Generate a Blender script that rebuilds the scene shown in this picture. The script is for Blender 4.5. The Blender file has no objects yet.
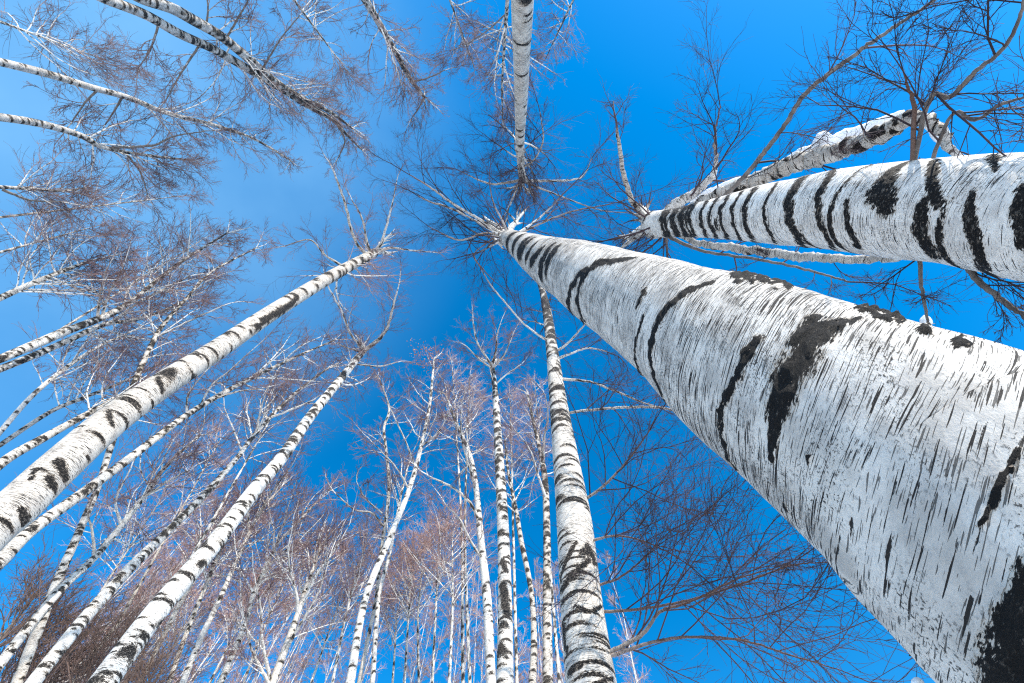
import bpy, math
import numpy as np
from mathutils import Matrix, Vector, noise as mnoise

sc = bpy.context.scene
COL = sc.collection
FPX = 455.0
TILT = math.radians(17.2)
CAMP = np.array([0.0, 0.0, 1.45])
sT, cT = math.sin(TILT), math.cos(TILT)
RX = np.array([1.0, 0, 0]); UP = np.array([0, -cT, sT]); FW = np.array([0, sT, cT])

# ---------------------------------------------------------------- helpers
def ray(px, py):
    d = FW * FPX + RX * (px - 512.0) + UP * (341.5 - py)
    return d / np.linalg.norm(d)

def project(P):
    Q = np.asarray(P, float) - CAMP
    z = np.maximum(Q @ FW, 1e-3)
    return np.stack([512 + FPX * (Q @ RX) / z, 341.5 - FPX * (Q @ UP) / z], -1)

def px_per_m(P, T):
    d = P - CAMP
    n = np.cross(d, T); n /= np.linalg.norm(n) + 1e-9
    return np.linalg.norm(project(P + n * 1e-3) - project(P)) / 1e-3

def nrm(a):
    return a / (np.linalg.norm(a, axis=-1, keepdims=True) + 1e-12)

def tag(o, label=None, cat=None, group=None, kind=None):
    if label: o['label'] = label
    if cat: o['category'] = cat
    if group: o['group'] = group
    if kind: o['kind'] = kind
    return o

def link_mesh(name, V, F4, mat, parent=None, attrs=None, loc=None, smooth=True):
    me = bpy.data.meshes.new(name)
    V = np.asarray(V, np.float32)
    if loc is not None: V = V - np.asarray(loc, np.float32)
    F4 = np.asarray(F4, np.int32)
    nf = len(F4); k = F4.shape[1]
    me.vertices.add(len(V)); me.vertices.foreach_set('co', V.ravel())
    me.loops.add(nf * k); me.loops.foreach_set('vertex_index', F4.ravel())
    me.polygons.add(nf)
    me.polygons.foreach_set('loop_start', np.arange(0, nf * k, k, dtype=np.int32))
    me.polygons.foreach_set('use_smooth', np.full(nf, smooth))
    me.update(calc_edges=True)
    for an, (ty, data) in (attrs or {}).items():
        a = me.attributes.new(an, ty, 'POINT')
        a.data.foreach_set('vector' if ty == 'FLOAT_VECTOR' else 'value', np.asarray(data, np.float32).ravel())
    me.materials.append(mat)
    o = bpy.data.objects.new(name, me); COL.objects.link(o)
    if parent is not None: o.parent = parent
    return o

def tubes(P, R, sides):
    """P (N,S,3), R (N,S) -> verts, quads, rad"""
    N, S, _ = P.shape
    T = np.empty_like(P)
    T[:, 1:-1] = P[:, 2:] - P[:, :-2]; T[:, 0] = P[:, 1] - P[:, 0]; T[:, -1] = P[:, -1] - P[:, -2]
    T = nrm(T)
    D = nrm(P[:, -1] - P[:, 0])
    ref = np.where(np.abs(D[:, 2:3]) < 0.8, np.array([[0, 0, 1.0]]), np.array([[1.0, 0, 0]]))
    A = nrm(np.cross(T, ref[:, None, :])); B = np.cross(T, A)
    th = np.arange(sides) * 2 * math.pi / sides
    ring = A[:, :, None, :] * np.cos(th)[None, None, :, None] + B[:, :, None, :] * np.sin(th)[None, None, :, None]
    V = P[:, :, None, :] + ring * R[:, :, None, None]
    idx = np.arange(N * S * sides).reshape(N, S, sides)
    a = idx[:, :-1]; b = idx[:, 1:]
    F = np.stack([a, np.roll(a, -1, 2), np.roll(b, -1, 2), b], -1).reshape(-1, 4)
    rad = np.repeat(R.reshape(-1), sides)
    return V.reshape(-1, 3), F, rad

def catmull(C, m):
    """C (n,k) control values; m samples per span list-> resampled"""
    n = len(C); out = []
    E = np.vstack([2 * C[0] - C[1], C, 2 * C[-1] - C[-2]])
    for i in range(n - 1):
        p0, p1, p2, p3 = E[i], E[i + 1], E[i + 2], E[i + 3]
        for t in np.arange(m[i]) / m[i]:
            out.append(0.5 * ((2 * p1) + (-p0 + p2) * t + (2 * p0 - 5 * p1 + 4 * p2 - p3) * t * t + (-p0 + 3 * p1 - 3 * p2 + p3) * t ** 3))
    out.append(C[-1])
    return np.array(out)

# ---------------------------------------------------------------- materials
def N(nt, ty, **kw):
    n = nt.nodes.new(ty)
    for k, v in kw.items():
        if k in n.inputs.keys() if hasattr(n.inputs, 'keys') else False: n.inputs[k].default_value = v
        else: setattr(n, k, v)
    return n

class G:
    def __init__(self, name):
        self.m = bpy.data.materials.new(name); self.m.use_nodes = True
        self.nt = self.m.node_tree; self.nt.nodes.clear()
        self.out = self.nt.nodes.new('ShaderNodeOutputMaterial')
        self.b = self.nt.nodes.new('ShaderNodeBsdfPrincipled')
        self.nt.links.new(self.b.outputs[0], self.out.inputs[0])
    def l(self, a, b): self.nt.links.new(a, b)
    def attr(self, name, out='Fac'):
        n = self.nt.nodes.new('ShaderNodeAttribute'); n.attribute_name = name; return n.outputs[out]
    def scale(self, v, s):
        n = self.nt.nodes.new('ShaderNodeVectorMath'); n.operation = 'MULTIPLY'
        self.l(v, n.inputs[0]); n.inputs[1].default_value = s; return n.outputs[0]
    def noise(self, v, scale=1.0, detail=3.0, rough=0.55):
        n = self.nt.nodes.new('ShaderNodeTexNoise'); n.inputs['Scale'].default_value = scale
        n.inputs['Detail'].default_value = detail; n.inputs['Roughness'].default_value = rough
        self.l(v, n.inputs['Vector']); return n.outputs['Fac']
    def voro(self, v, scale=1.0, feat='F1'):
        n = self.nt.nodes.new('ShaderNodeTexVoronoi'); n.feature = feat
        n.inputs['Scale'].default_value = scale; self.l(v, n.inputs['Vector']); return n.outputs['Distance']
    def math(self, op, a, b=0.0, c=None, clamp=False):
        n = self.nt.nodes.new('ShaderNodeMath'); n.operation = op; n.use_clamp = clamp
        for i, x in enumerate((a, b) if c is None else (a, b, c)):
            if isinstance(x, (int, float)): n.inputs[i].default_value = x
            else: self.l(x, n.inputs[i])
        return n.outputs[0]
    def step(self, v, lo, hi):
        n = self.nt.nodes.new('ShaderNodeMapRange'); n.interpolation_type = 'SMOOTHSTEP'
        n.inputs['From Min'].default_value = lo; n.inputs['From Max'].default_value = hi
        self.l(v, n.inputs['Value']); return n.outputs[0]
    def mix(self, f, a, b):
        n = self.nt.nodes.new('ShaderNodeMix'); n.data_type = 'RGBA'
        for i, x in ((0, f), (6, a), (7, b)):
            if isinstance(x, (int, float)): n.inputs[i].default_value = x
            elif isinstance(x, tuple): n.inputs[i].default_value = x + (1.0,)
            else: self.l(x, n.inputs[i])
        return n.outputs[2]
    def bump(self, h, strength, dist, prev=None):
        n = self.nt.nodes.new('ShaderNodeBump'); n.inputs['Strength'].default_value = strength
        n.inputs['Distance'].default_value = dist; self.l(h, n.inputs['Height'])
        if prev is not None: self.l(prev, n.inputs['Normal'])
        return n.outputs[0]

def bark_material(name, line_amt=0.0, speckle=0.0, white=(0.80, 0.755, 0.69), grey=(0.58, 0.54, 0.50), vary=0.0, mottle=0.0, ragged=26):
    g = G(name)
    bc = g.attr('bc', 'Vector'); scar = g.attr('scar'); rad = g.attr('rad')
    n1 = g.noise(bc, 9.0, 5, 0.6)
    n2 = g.noise(g.scale(bc, (6, 6, 60)), 1.0, 4, 0.6)
    col = g.mix(g.step(n1, 0.38, 0.68), white, grey)
    col = g.mix(g.math('MULTIPLY', g.step(n2, 0.50, 0.70), 0.45), col, (0.50, 0.455, 0.42))
    warm = g.noise(bc, 2.3, 3)
    col = g.mix(g.math('MULTIPLY', g.step(warm, 0.5, 0.75), 0.35), col, (0.70, 0.60, 0.50))
    # lenticels: thin dark dashes round the stem
    dens = g.step(g.noise(bc, 2.6, 2), 0.36, 0.62)
    la = g.math('ADD', g.noise(g.scale(bc, (11, 11, 215)), 1.0, 1, 0.5), g.math('MULTIPLY', g.math('SUBTRACT', g.noise(bc, 90.0, 3, 0.7), 0.5), 0.16))
    lb = g.noise(g.scale(bc, (22, 22, 380)), 1.0, 1, 0.5)
    wob = g.math('MULTIPLY', dens, 0.06)
    line1 = g.step(g.math('ADD', la, wob), 0.70 - line_amt * 0.035, 0.725 - line_amt * 0.035)
    line2 = g.step(g.math('ADD', lb, wob), 0.70 - line_amt * 0.035, 0.725 - line_amt * 0.035)
    lines = g.math('MAXIMUM', line1, g.math('MULTIPLY', line2, 0.8))
    mot = g.noise(bc, 85.0, 6, 0.8)
    col = g.mix(g.math('MULTIPLY', g.step(mot, 0.50, 0.66), 0.25 + 0.25 * speckle), col, (0.36, 0.34, 0.325))
    # little rough specks
    sp = g.noise(bc, 170.0, 4, 0.72)
    spm = g.step(g.noise(bc, 7.0, 3), 0.40, 0.60)
    specks = g.math('MULTIPLY', g.step(sp, 0.555, 0.60), g.math('MULTIPLY', spm, speckle))
    # scars with ragged edges
    rag = g.noise(g.scale(bc, (ragged, ragged, ragged * 2.3)), 1.0, 5, 0.68)
    rag2 = g.noise(g.scale(bc, (70, 70, 190)), 1.0, 3, 0.65)
    f = g.math('ADD', scar, g.math('MULTIPLY', g.math('SUBTRACT', rag, 0.5), 1.9))
    f = g.math('ADD', f, g.math('MULTIPLY', g.math('SUBTRACT', rag2, 0.5), 1.3))
    gate = g.step(scar, 0.01, 0.12)
    sm = g.math('MULTIPLY', g.step(f, 0.30, 0.40), gate)
    rim = g.math('MULTIPLY', g.math('MULTIPLY', g.step(f, 0.02, 0.30), gate), 0.6)
    fis = g.noise(g.scale(bc, (60, 60, 100)), 1.0, 5, 0.75)
    dark = g.mix(g.step(fis, 0.56 - mottle, 0.74 - mottle), (0.013, 0.011, 0.010), (0.19 + mottle * 1.6, 0.155 + mottle * 1.5, 0.125 + mottle * 1.4))
    col = g.mix(lines, col, (0.022, 0.018, 0.016))
    col = g.mix(specks, col, (0.05, 0.045, 0.04))
    col = g.mix(rim, col, (0.40, 0.33, 0.26))
    col = g.mix(sm, col, dark)
    # the young thin wood near the tip is browner
    thin = g.math('SUBTRACT', 1.0, g.step(rad, 0.006, 0.022))
    col = g.mix(thin, col, (0.17, 0.10, 0.08))
    oi = g.nt.nodes.new('ShaderNodeObjectInfo')
    tone = g.nt.nodes.new('ShaderNodeMix'); tone.data_type = 'RGBA'; tone.blend_type = 'MULTIPLY'
    g.l(g.math('MULTIPLY', oi.outputs['Random'], vary), tone.inputs[0]); g.l(col, tone.inputs[6]); tone.inputs[7].default_value = (0.66, 0.60, 0.54, 1)
    col = tone.outputs[2]
    g.l(col, g.b.inputs['Base Color'])
    g.b.inputs['Roughness'].default_value = 0.75
    g.b.inputs['Specular IOR Level'].default_value = 0.2
    h = g.math('SUBTRACT', g.math('MULTIPLY', n1, 0.5), g.math('MULTIPLY', lines, 0.5))
    h = g.math('ADD', h, g.math('MULTIPLY', sm, g.math('MULTIPLY_ADD', fis, 2.6, -0.9)))
    h = g.math('ADD', h, g.math('MULTIPLY', sp, 0.18))
    g.l(g.bump(h, 0.9, 0.011), g.b.inputs['Normal'])
    return g.m

def twig_material(name, ca, cb, lo=0.0065, hi=0.013):
    g = G(name)
    rad = g.attr('rad'); geo = g.nt.nodes.new('ShaderNodeNewGeometry')
    n = g.noise(geo.outputs['Position'], 14.0, 3, 0.6)
    pale = g.mix(g.step(n, 0.52, 0.62), (0.70, 0.655, 0.60), (0.10, 0.08, 0.07))
    n3 = g.noise(geo.outputs['Position'], 0.9, 2)
    brown = g.mix(g.step(n3, 0.4, 0.62), ca, cb)
    col = g.mix(g.step(rad, lo, hi), brown, pale)
    g.l(col, g.b.inputs['Base Color']); g.b.inputs['Roughness'].default_value = 0.75
    g.b.inputs['Specular IOR Level'].default_value = 0.1
    return g.m

def simple_material(name, a, b, scale, rough=0.8, bump=0.0):
    g = G(name); geo = g.nt.nodes.new('ShaderNodeNewGeometry')
    n = g.noise(geo.outputs['Position'], scale, 4, 0.6)
    g.l(g.mix(g.step(n, 0.35, 0.65), a, b), g.b.inputs['Base Color'])
    g.b.inputs['Roughness'].default_value = rough
    if bump: g.l(g.bump(n, 0.6, bump), g.b.inputs['Normal'])
    return g.m

BARK = bark_material('birch_bark', 0.3, 0.8, vary=0.8, mottle=0.07, ragged=42)
BARK_NEAR = bark_material('near_birch_bark', 1.65, 1.0, white=(0.68, 0.625, 0.565), grey=(0.40, 0.365, 0.33))
BARK_PEEL = bark_material('peeling_birch_bark', 0.2, 0.9, mottle=0.04, ragged=32, white=(0.82, 0.775, 0.72), grey=(0.60, 0.555, 0.51))
TWIG = twig_material('twig_bark', (0.11, 0.068, 0.07), (0.28, 0.175, 0.16))
TWIG_DARK = twig_material('dark_twig_bark', (0.035, 0.027, 0.032), (0.10, 0.066, 0.07), 0.010, 0.022)
TWIG_MID = twig_material('mid_twig_bark', (0.10, 0.068, 0.07), (0.27, 0.18, 0.165), 0.009, 0.018)  # mid brown twigs, turning pale only on thicker wood
TWIG_PINK = twig_material('pinkish_twig_bark', (0.25, 0.145, 0.125), (0.50, 0.315, 0.265), 0.0060, 0.0100)
BROWN = simple_material('brown_twig_bark', (0.10, 0.062, 0.05), (0.21, 0.135, 0.105), 0.8)
GREYSTEM = simple_material('grey_stem_bark', (0.19, 0.16, 0.14), (0.085, 0.07, 0.062), 14.0)
BARK_SHADED = bark_material('shaded_birch_bark', 0.4, 1.2, white=(0.60, 0.55, 0.50), grey=(0.38, 0.345, 0.31), mottle=0.06, ragged=42)  # bark greyed so the colour carries the shade of the backlit upper trunks
BARK_GREY = bark_material('grey_birch_bark', 0.0, 1.5, white=(0.56, 0.52, 0.47), grey=(0.34, 0.31, 0.28))
LEAF = simple_material('dry_leaf', (0.36, 0.12, 0.05), (0.50, 0.22, 0.09), 6.0)
FLAKE = simple_material('loose_bark', (0.03, 0.025, 0.02), (0.20, 0.15, 0.11), 40.0, 0.85)
g = G('snow'); geo = g.nt.nodes.new('ShaderNodeNewGeometry')
nn = g.noise(geo.outputs['Position'], 3.0, 5, 0.6)
g.l(g.mix(nn, (0.86, 0.87, 0.89), (0.92, 0.92, 0.93)), g.b.inputs['Base Color'])
g.b.inputs['Roughness'].default_value = 0.6
g.l(g.bump(g.noise(geo.outputs['Position'], 30.0, 3), 0.3, 0.01), g.b.inputs['Normal'])
SNOW = g.m

g = G('forest_floor_snow'); geo = g.nt.nodes.new('ShaderNodeNewGeometry')
na = g.noise(geo.outputs['Position'], 1.3, 6, 0.65)
g.l(g.mix(g.step(na, 0.52, 0.62), (0.84, 0.85, 0.87), (0.30, 0.24, 0.17)), g.b.inputs['Base Color'])
g.b.inputs['Roughness'].default_value = 0.7
g.l(g.bump(na, 0.5, 0.05), g.b.inputs['Normal'])
FLOOR = g.m

# ---------------------------------------------------------------- growing wood
def grow(rng, P0, D, L, R0, R1, S, wander, lift):
    n = len(P0); P = np.empty((n, S + 1, 3)); P[:, 0] = P0; d = nrm(D)
    bend = rng.normal(size=(n, 3)) * wander * 0.5
    for k in range(S):
        d = nrm(d + bend + rng.normal(size=(n, 3)) * wander + np.array([0, 0, 1.0]) * lift)
        P[:, k + 1] = P[:, k] + d * (L / S)[:, None]
    t = np.linspace(0, 1, S + 1)[None, :]
    R = R0[:, None] * (1 - t) + R1[:, None] * t
    return P, R

def spawn(rng, P, R, L, m, tlo, ang, lfac, rfac, rmin):
    n, S1, _ = P.shape; S = S1 - 1
    t = (tlo + (1 - tlo) * (np.arange(m)[None, :] + rng.random((n, m))) / m)
    x = t * S; i = np.minimum(x.astype(int), S - 1); f = (x - i)[..., None]
    r_ = np.arange(n)[:, None]
    A = P[r_, i]; B = P[r_, i + 1]; Q = A + (B - A) * f
    T = nrm(B - A); rr = R[r_, i] * (1 - f[..., 0]) + R[r_, i + 1] * f[..., 0]
    perp = nrm(np.cross(T, rng.normal(size=(n, m, 3))))
    a = ang * (0.65 + 0.7 * rng.random((n, m)))[..., None]
    D = T * np.cos(a) + perp * np.sin(a)
    LL = L[:, None] * lfac * (0.45 + 0.9 * rng.random((n, m))) * (1.15 - 0.6 * t)
    RR = np.maximum(rr * rfac, rmin)
    return Q.reshape(-1, 3), D.reshape(-1, 3), LL.reshape(-1), RR.reshape(-1)

def crown(rng, P0, D, L, R0, rmin, n2=8, n3=7, lift=0.05, wander=0.11, lift3=0.0):
    P1, R1 = grow(rng, P0, D, L, R0, np.full(len(L), rmin * 1.3), 7, wander, lift)
    V, F, A = [], [], []
    def put(P, R, s):
        v, f, r = tubes(P, R, s); off = sum(len(x) for x in V)
        V.append(v); F.append(f + off); A.append(r)
    put(P1, R1, 5)
    q, d, l, r = spawn(rng, P1, R1, L, n2, 0.12, 0.62, 0.50, 0.62, rmin * 1.2)
    P2, R2 = grow(rng, q, d, l, r, np.full(len(l), rmin), 5, 0.13, lift * 0.7)
    put(P2, R2, 3)
    q, d, l, r = spawn(rng, P2, R2, l, n3, 0.10, 0.58, 0.55, 0.7, rmin)
    P3, R3 = grow(rng, q, d, l, np.minimum(r, rmin * 1.4), np.full(len(l), rmin * 0.6), 3, 0.17, lift3)
    put(P3, R3, 3)
    return np.vstack(V), np.vstack(F), np.concatenate(A), P2

def stem_path(pts, r0, k=None, rt=None):
    """pixel trace -> 3D points and radii (true distances from the chosen stem thickness)"""
    pts = [tuple(map(float, p)) for p in pts]
    rays = np.array([ray(p[0], p[1]) for p in pts])
    w = np.array([p[2] for p in pts])
    s1 = np.array([px_per_m(CAMP + r, np.array([0, 0, 1.0]) if abs(r[2]) < 0.9995 else np.array([0, 1.0, 0])) for r in rays])
    d0 = 2 * r0 * s1[0] / w[0]
    if rt is not None: d1 = 2 * rt * s1[-1] / w[-1]
    else:
        hd = d0 * math.hypot(*rays[0][:2]) * k
        d1 = hd / math.hypot(*rays[-1][:2])
    xy = np.array([p[:2] for p in pts])
    c = np.concatenate([[0], np.cumsum(np.linalg.norm(np.diff(xy, axis=0), axis=1))]); c /= c[-1]
    zf = rays @ FW
    inv = (1 - c) / (d0 * zf[0]) + c / (d1 * zf[-1])
    D = 1 / inv / zf
    P = CAMP + rays * D[:, None]
    R = w * D / (2 * s1)
    return P, R, xy

def resample(P, R, xy, step):
    L = np.linalg.norm(np.diff(xy, axis=0), axis=1)
    m = np.maximum((L / step).astype(int), 1)
    X = catmull(np.hstack([P, R[:, None]]), m)
    return X[:, :3], np.maximum(X[:, 3], 0.002)

def marks_field(rng, th, v, r, v0, v1, spacing, density, thick=1.0, big=0.04):
    """th,v (rings,sides); random eyebrow marks and patches"""
    f = np.zeros_like(th); n = int(density * (v1 - v0))
    for i in range(n):
        vv = v0 + (v1 - v0) * rng.random()
        j = min(np.searchsorted(v[:, 0], vv), len(v) - 1); rr = r[j]
        sp = spacing[j]
        t0 = rng.random() * 2 * math.pi
        if rng.random() < big:
            a = rr * rng.uniform(0.5, 1.1); b = rng.uniform(0.05, 0.13) * thick
        else:
            a = rr * rng.uniform(0.35, 1.7); b = rng.uniform(0.010, 0.030) * thick
        b = max(b, sp * 0.9)
        lo = max(np.searchsorted(v[:, 0], vv - b * 5), 0); hi = np.searchsorted(v[:, 0], vv + b * 3)
        if hi <= lo: continue
        du = ((th[lo:hi] - t0 + math.pi) % (2 * math.pi) - math.pi) * rr
        q = du / a
        dv = (v[lo:hi] - vv + b * rng.uniform(0.2, 1.6) * q * q) / b
        f[lo:hi] = np.maximum(f[lo:hi], 1.15 - np.sqrt(q * q + dv * dv))
    return np.clip(f, 0, 1)

TREES = {}
def stem_mesh(name, P, R, sides, mat, parent, base, rng, density, thick=1.0, big=0.04, vis0=0, lump=0.0, painted=None, lumps_at=(), tilt=0.0, twist=0.0):
    T = np.gradient(P, axis=0); T = nrm(T)
    # steady frame: project a fixed sideways axis
    ref = nrm(np.cross(P[len(P) // 2] - CAMP, T[len(P) // 2]))
    A = nrm(ref[None] - T * (T @ ref)[:, None]); B = np.cross(T, A)
    th = np.arange(sides) * 2 * math.pi / sides
    v = np.concatenate([[0], np.cumsum(np.linalg.norm(np.diff(P, axis=0), axis=1))])
    sp = np.gradient(v)
    TH = np.repeat(th[None], len(P), 0); VV = np.repeat(v[:, None], sides, 1)
    ring = A[:, None] * np.cos(TH)[..., None] + B[:, None] * np.sin(TH)[..., None]
    rr = R[:, None] * np.ones_like(TH)
    bc = np.stack([np.cos(TH) * rr, np.sin(TH) * rr, VV + tilt * rr * np.einsum('ijk,ik->ij', ring, nrm(CAMP * np.array([1, 1, 0]) - P * np.array([1, 1, 0]))) - twist * rr * (ring @ nrm(np.array([.59, -.81, 0.])))], -1)
    bc = bc + rng.uniform(0, 50, 3)
    V0 = P[:, None] + ring * rr[..., None]
    scar = marks_field(rng, TH, VV, R, v[vis0] * 0.9, v[-1], sp, density, thick, big)
    if painted:
        px = project(V0.reshape(-1, 3)).reshape(len(P), sides, 2)
        face = np.einsum('ijk,ijk->ij', ring, V0 - CAMP) < 0
        pxf = np.where(face[..., None], px, 1e6)
        for line in painted:
            pl = []
            for (a, b) in zip(line[:-1], line[1:]):
                n = max(int(math.hypot(b[0] - a[0], b[1] - a[1]) / max(1.5, 0.35 * min(a[2], b[2]))), 1)
                for s in range(n): pl.append(tuple(a[q] + (b[q] - a[q]) * s / n for q in range(3)))
            pl.append(line[-1])
            for (x, y, hw) in pl:
                d2 = (pxf[..., 0] - x) ** 2 + (pxf[..., 1] - y) ** 2
                j = np.argmin(d2); i, s = divmod(j, sides)
                if d2.flat[j] > 40 ** 2: continue
                h = max(hw / px_per_m(V0[i, s], T[i]), sp[i] * 0.9)
                lo, hi = np.searchsorted(v, v[i] - 2 * h), np.searchsorted(v, v[i] + 2 * h)
                du = ((TH[lo:hi] - th[s] + math.pi) % (2 * math.pi) - math.pi) * R[i]
                dd = np.sqrt(du ** 2 + (VV[lo:hi] - v[i]) ** 2) / (1.2 * h)
                scar[lo:hi] = np.maximum(scar[lo:hi], np.clip(1.12 - dd, 0, 1))
    if lump:
        disp = np.zeros_like(TH)
        fl = bc.reshape(-1, 3); sc_ = scar.reshape(-1); out = np.empty(len(fl))
        for i, p in enumerate(fl):
            q = Vector(p)
            out[i] = mnoise.noise(q * 2.2) * 1.3 + mnoise.noise(q * 6.0) * 0.6 + mnoise.noise(q * 16.0) * 0.25
            if sc_[i] > 0.15: out[i] += (0.35 + 1.0 * mnoise.noise(q * 45.0)) * min(sc_[i] * 2, 1)
        disp = out.reshape(TH.shape) * lump
        out2 = np.array([mnoise.noise(Vector(p) * 38.0) for p in fl]).reshape(TH.shape) if lumps_at else 0
        for (x, y, rad, hgt) in lumps_at:      # crusts standing up from the bark
            px = project(V0.reshape(-1, 3)).reshape(len(P), sides, 2)
            d = np.sqrt(((px - np.array([x, y])) ** 2).sum(-1)) / rad
            near = np.einsum('ijk,ijk->ij', ring, V0 - CAMP) < 0.05
            k = np.clip(1 - d + out2 * 1.3, 0, 1) * near * (d < 1.3)
            disp += hgt * k; scar = np.maximum(scar, np.clip(k * 2.2, 0, 1))
        rr = rr + disp
    V = (P[:, None] + ring * rr[..., None]).reshape(-1, 3)
    idx = np.arange(len(P) * sides).reshape(len(P), sides)
    a, b = idx[:-1], idx[1:]
    F = np.stack([a, np.roll(a, -1, 1), np.roll(b, -1, 1), b], -1).reshape(-1, 4)
    # rounded end
    tipc = (P[-1] + T[-1] * R[-1] * 0.8); V = np.vstack([V, tipc]); ti = len(V) - 1
    cap = np.stack([idx[-1], np.roll(idx[-1], -1), np.full(sides, ti), np.full(sides, ti)], -1)
    # triangles as degenerate-free fan: build quads over pairs
    cap = np.stack([idx[-1][0::2], idx[-1][1::2], np.roll(idx[-1], -2)[0::2], np.full(sides // 2, ti)], -1)
    F = np.vstack([F, cap])
    bcv = np.vstack([bc.reshape(-1, 3), bc[-1].mean(0)])
    scv = np.append(scar.reshape(-1), 0.0); rv = np.append(np.repeat(R, sides), R[-1])
    o = link_mesh(name, V, F, mat, parent, {'bc': ('FLOAT_VECTOR', bcv), 'scar': ('FLOAT', scv), 'rad': ('FLOAT', rv)}, loc=base)
    return o, (V0, ring, scar, T)

SEED = [100]
def tree(label, pts, r0, k=1.0, rt=None, limbs=(), n1=26, lc=None, start=0.45, n2=8, n3=7, density=7.0, thick=1.0, big=0.04,
         step=1.6, sides=16, mat=None, lump=0.0, painted=None, lumps_at=(), lift=0.06, ang=0.85, tilt=0.0, name='birch_tree', group='birch trees of the grove',
         twig=TWIG, limb_n=5, tw=1.0, rminf=1.0, cat='birch tree', seed=None, verbose=True):
    SEED[0] += 1; rng = np.random.default_rng(seed or SEED[0])
    mat = mat or BARK
    P, R, xy = stem_path(pts, r0, k, rt)
    if twig in (TWIG_DARK, TWIG_MID): rminf *= 0.85
    if verbose: print('%-60s d0 %.1f h0 %.1f d1 %.1f h1 %.1f r1 %.3f' % (label[:60], math.hypot(*P[0][:2]), P[0][2], math.hypot(*P[-1][:2]), P[-1][2], R[-1]))
    Pv, Rv = resample(P, R, xy, step)
    lean = (Pv[0, :2] - Pv[-1, :2]) / max(Pv[-1, 2] - Pv[0, 2], 0.5)
    ln = np.linalg.norm(lean); lean = lean * min(1, 0.12 / (ln + 1e-9))
    zz = np.linspace(-0.25, Pv[0, 2], max(int(Pv[0, 2] / 0.12), 3), endpoint=False)
    if lump: zz = np.concatenate([np.arange(-0.25, Pv[0, 2] - 0.55, 0.03), np.arange(Pv[0, 2] - 0.55, Pv[0, 2] - 0.002, 0.0035)])
    nb = len(zz)
    Pb = np.column_stack([Pv[0, 0] + lean[0] * (Pv[0, 2] - zz), Pv[0, 1] + lean[1] * (Pv[0, 2] - zz), zz])
    Rb = Rv[0] * (1 + 0.22 * (1 - (zz - zz[0]) / (Pv[0, 2] - zz[0])) + 0.5 * np.exp(-np.maximum(zz, 0) / 0.18))
    Pa = np.vstack([Pb, Pv]); Ra = np.concatenate([Rb, Rv])
    base = Pb[0].copy(); base[2] = 0
    root = bpy.data.objects.new(name, None); COL.objects.link(root); root.location = base
    root.empty_display_size = 0.3
    tag(root, label, cat, group)
    o, surf = stem_mesh('trunk', Pa, Ra, sides, mat, root, base, rng, density, thick, big, nb, lump, painted, lumps_at=lumps_at, tilt=tilt, twist=tilt * 0.85)
    dist = np.linalg.norm(Pv - CAMP, axis=1)
    rmin = float(np.clip(dist.mean() * 0.00025, 0.0011, 0.0060)) * rminf
    H = Pv[-1, 2]
    lc = (lc or 0.16 * H) * 1.4
    n1 = int(n1 * (1.0 if twig in (TWIG_DARK, TWIG_MID) else 1.2)); n2 = int(n2 * 1.0); n3 = int(n3 * 1.1)
    # limbs traced from the photo
    parents = []
    for li in limbs:
        path, wl = li['p'], li.get('m', 1.0)
        n = len(path); x0, y0 = path[0][0], path[0][1]
        pp = project(Pv); i0 = int(np.argmin(((pp - np.array([x0, y0])) ** 2).sum(1)))
        dd0 = dist[i0]
        lx = np.array([p[:2] for p in path], float)
        c = np.concatenate([[0], np.cumsum(np.linalg.norm(np.diff(lx, axis=0), axis=1))]); c /= c[-1]
        D = dd0 * (1 + (wl - 1) * c)
        rays = np.array([ray(*p[:2]) for p in path])
        LP = CAMP + rays * D[:, None]; LP[0] = LP[0] * 0.35 + Pv[i0] * 0.65
        LR = np.array([p[2] * li.get('w', 0.72) * D[j] / (2 * 470.0) for j, p in enumerate(path)])
        rs = np.maximum((np.linalg.norm(np.diff(lx, axis=0), axis=1) / 3).astype(int), 2)
        X = catmull(np.hstack([LP, LR[:, None]]), rs)
        LPs, LRs = X[:, :3], np.maximum(X[:, 3], rmin)
        LPs[1:-1] += rng.normal(size=LPs[1:-1].shape) * (np.mean(LRs) * 0.18)
        lm, _ = stem_mesh('limb', LPs, LRs, li.get('sides', 10), li.get('mat', BARK), root, base, rng, li.get('dens', 6.0), 0.7, 0.02)
        parents.append((LPs, LRs, li.get('n', limb_n), li.get('l', None), 0.12, li.get('ang', 0.8)))
    # first-order branches off the trunk top
    i0 = int(len(Pv) * 0)
    vv = np.concatenate([[0], np.cumsum(np.linalg.norm(np.diff(Pv, axis=0), axis=1))]); vv /= vv[-1]
    Q, D, L, RR = [], [], [], []
    def spawn_on(Pp, Rp, m, lo, l0, angle, shrink):
        s = np.concatenate([[0], np.cumsum(np.linalg.norm(np.diff(Pp, axis=0), axis=1))]); s /= s[-1]
        ts = lo + (1 - lo) * (np.arange(m) + rng.random(m)) / m
        for t in ts:
            j = min(max(np.searchsorted(s, t), 1), len(Pp) - 1)
            T = nrm(Pp[j] - Pp[j - 1]); pr = nrm(np.cross(T, rng.normal(size=3)))
            a = angle * (0.7 + 0.6 * rng.random())
            Q.append(Pp[j]); D.append(T * math.cos(a) + pr * math.sin(a))
            f = (t - lo) / (1 - lo + 1e-6)
            L.append(l0 * (1.1 - shrink * f) * rng.uniform(0.55, 1.25))
            RR.append(max(min(Rp[j] * 0.55, L[-1] * 0.010 * tw), rmin * 1.5))
    if n1: spawn_on(Pv, Rv, n1, start, lc, ang, 0.65)
    ext = nrm(Pv[-1] - Pv[-6]) if len(Pv) > 6 else np.array([0, 0, 1.0])
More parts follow.
